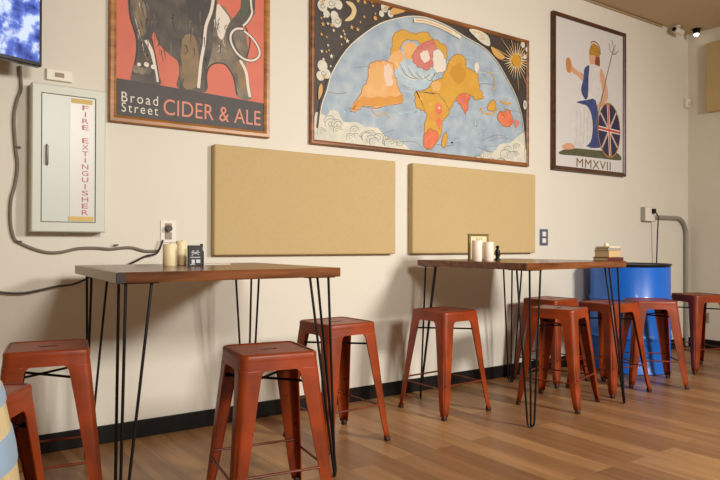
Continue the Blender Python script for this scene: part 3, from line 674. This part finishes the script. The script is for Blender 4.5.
# small switch box above the cabinet
x, z = W(46.5, 82, -.02); x2, z2 = W(72.5, 76, -.02)
root = empty('wall_switch', ((x+x2)/2, 0, 2.135), 0, 'small white horizontal wall switch above the extinguisher cabinet', 'switch')
h = (x2-x)/2
MB().box(-h, h, -.02, -.001, 0, .065).build('cover_plate', WHITEM, root, bevel=.004); MB().box(-h*.35, h*.35, -.024, -.0195, .02, .045).build('rocker', mat('brown_rocker', (150, 128, 96), .5), root)

# ------------------------------------------------------------------ television
def screen_mat():
    m = bpy.data.materials.new('screen_picture'); m.use_nodes = True; nt = m.node_tree; b = nt.nodes['Principled BSDF']; N = nt.nodes.new; L = nt.links.new
    tc = N('ShaderNodeTexCoord'); n = N('ShaderNodeTexNoise'); n.inputs['Scale'].default_value = 9; n.inputs['Detail'].default_value = 5; L(tc.outputs['Object'], n.inputs['Vector'])
    r = N('ShaderNodeValToRGB'); e = r.color_ramp.elements; e[0].position = .36; e[0].color = lin((30, 44, 130)); e[1].position = .56; e[1].color = lin((215, 228, 250))
    k = r.color_ramp.elements.new(.48); k.color = lin((92, 120, 214))
    L(n.outputs[0], r.inputs[0]); L(r.outputs[0], b.inputs['Emission Color']); b.inputs['Emission Strength'].default_value = 1.05
    b.inputs['Base Color'].default_value = (.01, .01, .02, 1); b.inputs['Roughness'].default_value = .2
    return m
root = empty('television', (.615, -.20, 2.155), math.radians(20), 'wall television with a bright blue picture at the top left corner', 'television')
MB().box(-.95, 0, 0, .045, 0, .56).build('casing', mat('tv_black', (16, 15, 18), .3), root, bevel=.005)
MB().box(-.935, -.016, -.002, .001, .022, .545).build('screen', screen_mat(), root)
MB().box(-.55, -.35, .045, .30, .2, .36).build('wall_bracket', IRON, root)

# ------------------------------------------------------------------ cables
def cable(name, pts, r, m, label, Y=-.012, ):
    P = [(*[W(u, v, Y)[0]], Y, W(u, v, Y)[1]) for u, v in smooth_curve(pts, False, 5)]
    o = MB().tube(P, r, 8).build(name, m, smooth=True); return tag(o, label, 'cable')
GREYC = mat('grey_cable', (126, 116, 100), .6); BLK = mat('black_cable', (34, 30, 28), .5)
c1 = cable('wall_cable', [(20, 66), (21, 88), (17, 100), (14, 118), (15.5, 147), (17.5, 165), (15, 185), (11, 200), (10.5, 222), (14, 238), (20, 243), (34, 249), (48, 252.5), (62, 252), (78, 248.5), (96, 248), (110, 249), (130, 247.5), (145, 251), (158, 251)], .0085, GREYC, 'grey cable drooping from the television down and along the wall')
c2 = cable('power_cord', [(163, 240), (157, 253), (146, 256), (136, 261), (126, 266), (118, 272), (108, 280), (92, 277), (84, 280), (72, 284.5), (56, 286.5), (40, 290), (24, 293), (8, 293), (-8, 291)], .006, BLK, 'thin black cable running from the outlet behind the near table to the left', -.035)
for u, v in ((18, 147), (19, 241.5), (116, 245)):
    x, z = W(u, v, -.02)
    tag(MB().box(x-.014, x+.014, -.024, -.0205, z-.004, z+.004).box(x+.010, x+.014, -.0205, -.001, z-.004, z+.004).build('cable_clip', BLK), {147: 'black cable clip halfway down the drooping grey cable', 241.5: 'black cable clip at the bend of the grey cable', 245: 'black cable clip left of the outlet above the near table'}[v], 'clip')

# outlets
def outlet(label, u0, v0, u1, v1, dark=False):
    Y = -.006; xa, za = W(u0, v1, Y); xb, zb = W(u1, v0, Y); zb2 = W(u0, v0, Y)[1]
    root = empty('wall_outlet', ((xa+xb)/2, 0, za), 0, label, 'outlet'); h = (xb-xa)/2; H = zb2-za
    pl = MB().box(-h, h, -.007, -.001, 0, H).build('cover_plate', mat('blue_grey_plate', (84, 92, 116), .5) if dark else WHITEM, root, bevel=.003)
    return root, h, H
r1, h, H = outlet('white wall outlet with dark plugs behind the candles on the near table', 160.5, 220, 176, 242.5)
MB().box(-.022, .022, -.012, -.0072, .02, .065).box(-.022, .022, -.012, -.0072, H-.065, H-.02).build('socket', mat('socket_brown', (150, 130, 116), .5), r1, bevel=.003)
MB().lathe([(.019, 0), (.022, .01), (.018, .035)], c=(-.004, 0, 0), n=14).build('plug', mat('dark_plug', (60, 48, 40), .5), r1)
for c in kids(r1):
    if c.name.startswith('plug'): c.rotation_euler = (math.pi/2, 0, 0); c.location = (0.0, -.012, H*.62)
r2, h, H = outlet('dark blue and white wall plate right of the far tan panel', 540, 229, 548, 245.5, True)
MB().box(-h*.45, h*.45, -.010, -.0072, H*.56, H*.84).box(-h*.45, h*.45, -.010, -.0072, H*.16, H*.44).build('socket', WHITEM, r2, bevel=.002)

# outlet box + conduit + cord beside the drum
xa, za = W(645.5, 221, -.06); xb, zb = W(655.5, 208, -.06)
root = empty('outlet_box', ((xa+xb)/2, 0, za), 0, 'surface outlet box with a black plug above the blue drum', 'outlet'); h = (xb-xa)/2; H = .155
MB().box(-h, h, -.055, -.001, 0, H).build('box', mat('galvanised', (170, 166, 154), .5, metal=.2), root, bevel=.004)
MB().box(-h+.003, h-.003, -.060, -.0555, .003, H-.003).build('cover_plate', WHITEM, root)
MB().box(h*.2, h*.2+.05, -.088, -.0602, H*.55, H*.9).build('plug', IRON, root, bevel=.005)
GALV = mat('conduit_grey', (156, 152, 142), .45, metal=.35)
zc = za+.05; xs = (xa+xb)/2+h
pts = [(xs+.002, -.03, zc), (7.34, -.03, zc)]
for k in range(1, 9):
    a = math.pi/2*k/8; pts.append((7.34+.2*math.sin(a), -.03, zc-.2+.2*math.cos(a)))
pts += [(7.54, -.03, .02)]
tag(MB().tube(pts, .023, 14).build('conduit', GALV, smooth=True), 'grey metal conduit bending down the wall beside the corner', 'pipe')
px = (xa+xb)/2+h*.2+.03
P = [Vector((px, -.098, za+H*.6)), Vector((px+.03, -.105, za+H*.3)), Vector((px+.04, -.09, za-.1)), Vector((px+.07, -.06, za-.45)), Vector((px+.08, -.05, za-.8)), Vector((px+.05, -.05, .02))]
tag(MB().tube(P, .007, 8).build('power_cord', BLK, smooth=True), 'black power cord hanging from the outlet box behind the blue drum', 'cord')
root = empty('wall_outlet', (RX, -.21, .30), 0, 'small grey outlet low on the right-hand wall', 'outlet')
MB().box(-.008, -.001, -.04, .04, 0, .115).build('cover_plate', mat('grey_plate', (150, 144, 128), .5), root, bevel=.002); MB().box(-.011, -.0085, -.018, .018, .02, .095).build('socket', mat('socket_dark', (110, 100, 88), .5), root)

# motion sensor in the corner, ceiling camera, spot bulb, ceiling conduit
x, z = W(688, 108, -.03)
root = empty('motion_sensor', (7.57, 0, z), 0, 'white motion sensor on the wall in the far corner', 'sensor')
MB().box(-.04, .04, -.05, -.001, 0, .11).build('housing', WHITEM, root, bevel=.012, seg=3); MB().box(-.022, .022, -.054, -.0505, .02, .06).build('lens', mat('sensor_lens', (200, 194, 180), .3), root, bevel=.004)
tag(MB().tube([(-2.2, -.014, CZ-.016), (7.05, -.014, CZ-.016)], .010, 8).build('ceiling_conduit', mat('painted_pipe', (176, 150, 112), .6), smooth=True), 'thin painted conduit along the top of the long wall', 'pipe')
root = empty('security_camera', (7.22, -.10, CZ), 0, 'small white security camera under the ceiling near the corner', 'camera')
MB().lathe([(.035, -.014), (.035, -.001)], n=16).build('mount', WHITEM, root); cbm = MB().tube([(-.07, 0, -.05), (.09, 0, -.06)], .034, 16); cbm.box(-.012, .012, -.012, .012, -.05, -.012); cbm.build('camera_body', WHITEM, root, smooth=True)
MB().tube([(-.075, 0, -.0495), (-.0705, 0, -.05)], .026, 16).build('lens', IRON, root)
root = empty('spotlight', (7.50, -.17, CZ), 0, 'small ceiling spotlight with a glowing white bulb at the far corner', 'light')
MB().lathe([(.05, -.012), (.05, -.001)], n=20).build('canopy', IRON, root); MB().lathe([(.034, -.055), (.040, -.03), (.03, -.0125)], n=20).build('shade', IRON, root, smooth=True)
MB().lathe([(.006, -.088), (.024, -.078), (.030, -.062), (.026, -.0555)], n=16).build('bulb', mat('bulb_glow', (255, 246, 226), .3, emit=4), root, smooth=True)

# ------------------------------------------------------------------ things on the near table
def Tp(u, v):
    d = CF + CR*((u-360)/FPX) - CU*((v-240)/FPX); t = (TH-CP.z)/d.z; P = CP+d*t; return P.x, P.y
def candle(label, x, y, r, h, group):
    root = empty('pillar_candle', (x, y, TH), 0, label, 'candle', group)
    MB().lathe([(r-.002, .0005), (r, .003), (r, h-.004), (r-.003, h), (r-.006, h-.001), (r*.5, h-.008), (.002, h-.009)], n=28).build('wax', CREAM, root, smooth=True)
    MB().tube([(0, 0, h-.009), (.001, 0, h+.006)], .0016, 6).build('wick', IRON, root)
    return root
WX = lambda u, Y: W(u, 250, Y)[0]
candle('cream pillar candle in front of the outlet on the near table', WX(170, -.62), -.62, .038, .118, 'cream candles on the near table')
candle('taller cream pillar candle beside the black sign on the near table', WX(181.5, -.52), -.52, .031, .136, 'cream candles on the near table')
sx = WX(195, -.72)
root = empty('table_sign', (sx, -.72, TH), math.radians(-8), 'small black table sign with white drawings beside the candles', 'sign')
MB().box(-.039, .039, -.01, .01, .0005, .112).build('board', mat('chalkboard', (24, 24, 27), .5), root, bevel=.003)
mk = MB(); mk.flat = True; wv = -.0105
for (a, c, e, f) in ((-.022, .022, .072, .076), (-.018, -.006, .080, .084), (.006, .018, .080, .084), (-.026, .026, .046, .050), (-.020, -.003, .014, .036), (.004, .026, .018, .036), (-.028, .0, .008, .011)):
    mk.add([(a, wv, e), (c, wv, e), (c, wv, f), (a, wv, f)], [(0, 1, 2, 3)])
for k in range(8):
    a0, a1 = math.pi*k/7, math.pi*(k+1)/7
    mk.add([(.016*math.cos(a0), wv, .060+.006*math.sin(a0)), (.020*math.cos(a0), wv, .060+.009*math.sin(a0)), (.020*math.cos(a1), wv, .060+.009*math.sin(a1)), (.016*math.cos(a1), wv, .060+.006*math.sin(a1))], [(0, 1, 2, 3)])
mk.build('chalk_marks', mat('chalk_white', (206, 208, 210), .7), root)
root = empty('bottle', (WX(201.5, -.64), -.64, TH), 0, 'small black bottle behind the black table sign', 'bottle')
MB().lathe([(.012, .0005), (.013, .004), (.013, .075), (.006, .09), (.006, .10)], n=16).build('glass', IRON, root, smooth=True); MB().lathe([(.008, .1005), (.008, .120)], n=12).build('cap', RUBBER_AND_SHADE, root)
x, y = Tp(211, 264.6)
tag(MB().box(x-.085, x+.10, y-.05, y+.05, TH+.0005, TH+.006).build('menu_pad', mat('paper', (224, 216, 200), .7), bevel=.001), 'thin white menu pad lying flat right of the black sign', 'menu')

# ------------------------------------------------------------------ things on the far table
FY = -.62
fx = (WX(468.5, FY)+WX(488, FY))/2; fh = (WX(488, FY)-WX(468.5, FY))/2
root = empty('photo_frame', (fx, FY, TH), 0, 'small olive gold picture frame standing behind the white candles', 'frame')
Hf = .20; b = MB(); R_ = lambda o, y: [(-fh+o, y, o+.0005), (fh-o, y, o+.0005), (fh-o, y, Hf-o), (-fh+o, y, Hf-o)]
b.loft([R_(0, .008), R_(0, -.008), R_(.004, -.010), R_(.016, -.008), R_(.016, .008), R_(0, .008)]); b.build('frame', mat('olive_gold', (128, 112, 62), .45, metal=.3), root)
MB().box(-fh+.015, fh-.015, -.002, .004, .016, Hf-.015).build('card', mat('card_cream', (222, 208, 164), .6), root)
mk = MB(); mk.flat = True
for i in range(4):
    x_ = -.030+i*.018
    mk.add([(x_, -.0025, .150), (x_+.004, -.0025, .150), (x_+.012, -.0025, .172), (x_+.008, -.0025, .172)], [(0, 1, 2, 3)])
mk.add([(-.034, -.0025, .143), (.034, -.0025, .147), (.034, -.0025, .150), (-.034, -.0025, .146)], [(0, 1, 2, 3)])
mk.build('handwriting', mat('ink_grey', (70, 66, 60), .6), root)
WAXW = 0
c1_ = candle('taller white pillar candle in front of the small gold frame', WX(477, -.72), -.72, .037, .150, 'white candles on the far table')
c2_ = candle('shorter white pillar candle right of the small gold frame', WX(488.5, -.70), -.70, .038, .140, 'white candles on the far table')
for c in kids(c1_)+kids(c2_):
    if c.name.startswith('wax'):
        if not WAXW: WAXW = c.data.copy(); 
        c.data = c.data.copy(); c.data.materials[0] = mat('white_wax', (236, 222, 206), .5)
root = empty('figurine', (WX(497.5, -.64), -.64, TH), 0, 'small dark figurine right of the white candles', 'figurine')
MB().lathe([(.022, .0005), (.022, .01), (.014, .02), (.018, .05), (.020, .07), (.010, .088)], n=16).build('body', IRON, root, smooth=True)
MB().lathe([(.003, .086), (.013, .094), (.014, .104), (.004, .114)], n=14).build('head', IRON, root, smooth=True)
MB().tube([(.008, 0, .072), (.03, 0, .05), (.024, 0, .03)], .005, 8).build('arm', mat('brass', (150, 112, 60), .4, metal=.6), root, smooth=True)

def book(label, x, y, z, w_, d, h, rz, cover, pages):
    root = empty('book', (x, y, z), math.radians(rz), label, 'book', 'books stacked on the far table')
    t = min(.004, h*.18)
    b = MB(); b.box(-w_/2, w_/2, -d/2, d/2, .0003, t); b.box(-w_/2, w_/2, -d/2, d/2, h-t, h); b.box(-w_/2, w_/2, -d/2-.001, -d/2+.003, t, h-t)
    b.build('cover', cover, root, bevel=.0012)
    MB().box(-w_/2+.005, w_/2-.005, -d/2+.0035, d/2-.005, t+.0002, h-t-.0002).build('pages', pages, root)
    return root
PG = mat('pages', (214, 198, 160), .8); bxx, byy = 4.372, -1.13
book('dark red book, lowest of the stack on the far table', bxx, byy, TH, .180, .14, .028, -3, mat('dark_red_cover', (84, 30, 24), .5), PG)
book('thick beige book in the middle of the stack on the far table', bxx-.008, byy, TH+.0285, .160, .125, .050, 2, mat('beige_cover', (192, 160, 114), .6), PG)
book('thin cream book with dark spine, upper in the stack on the far table', bxx-.004, byy, TH+.079, .158, .12, .020, -1, mat('slate_cover', (150, 140, 132), .6), PG)
book('pale cream booklet on top of the stack on the far table', bxx-.002, byy, TH+.0995, .148, .115, .010, 3, mat('cream_cover', (222, 208, 176), .6), PG)
# printed block on the middle book spine
root = empty('small_jar', (bxx-.02, byy, TH+.110), 0, 'tiny cream pot sitting on top of the book stack', 'jar')
MB().lathe([(.014, .0005), (.018, .006), (.018, .014), (.014, .020)], n=18).build('pot', CREAM, root, smooth=True); MB().lathe([(.012, .0205), (.012, .024), (.004, .027)], n=14).build('lid', WHITEM, root, smooth=True)
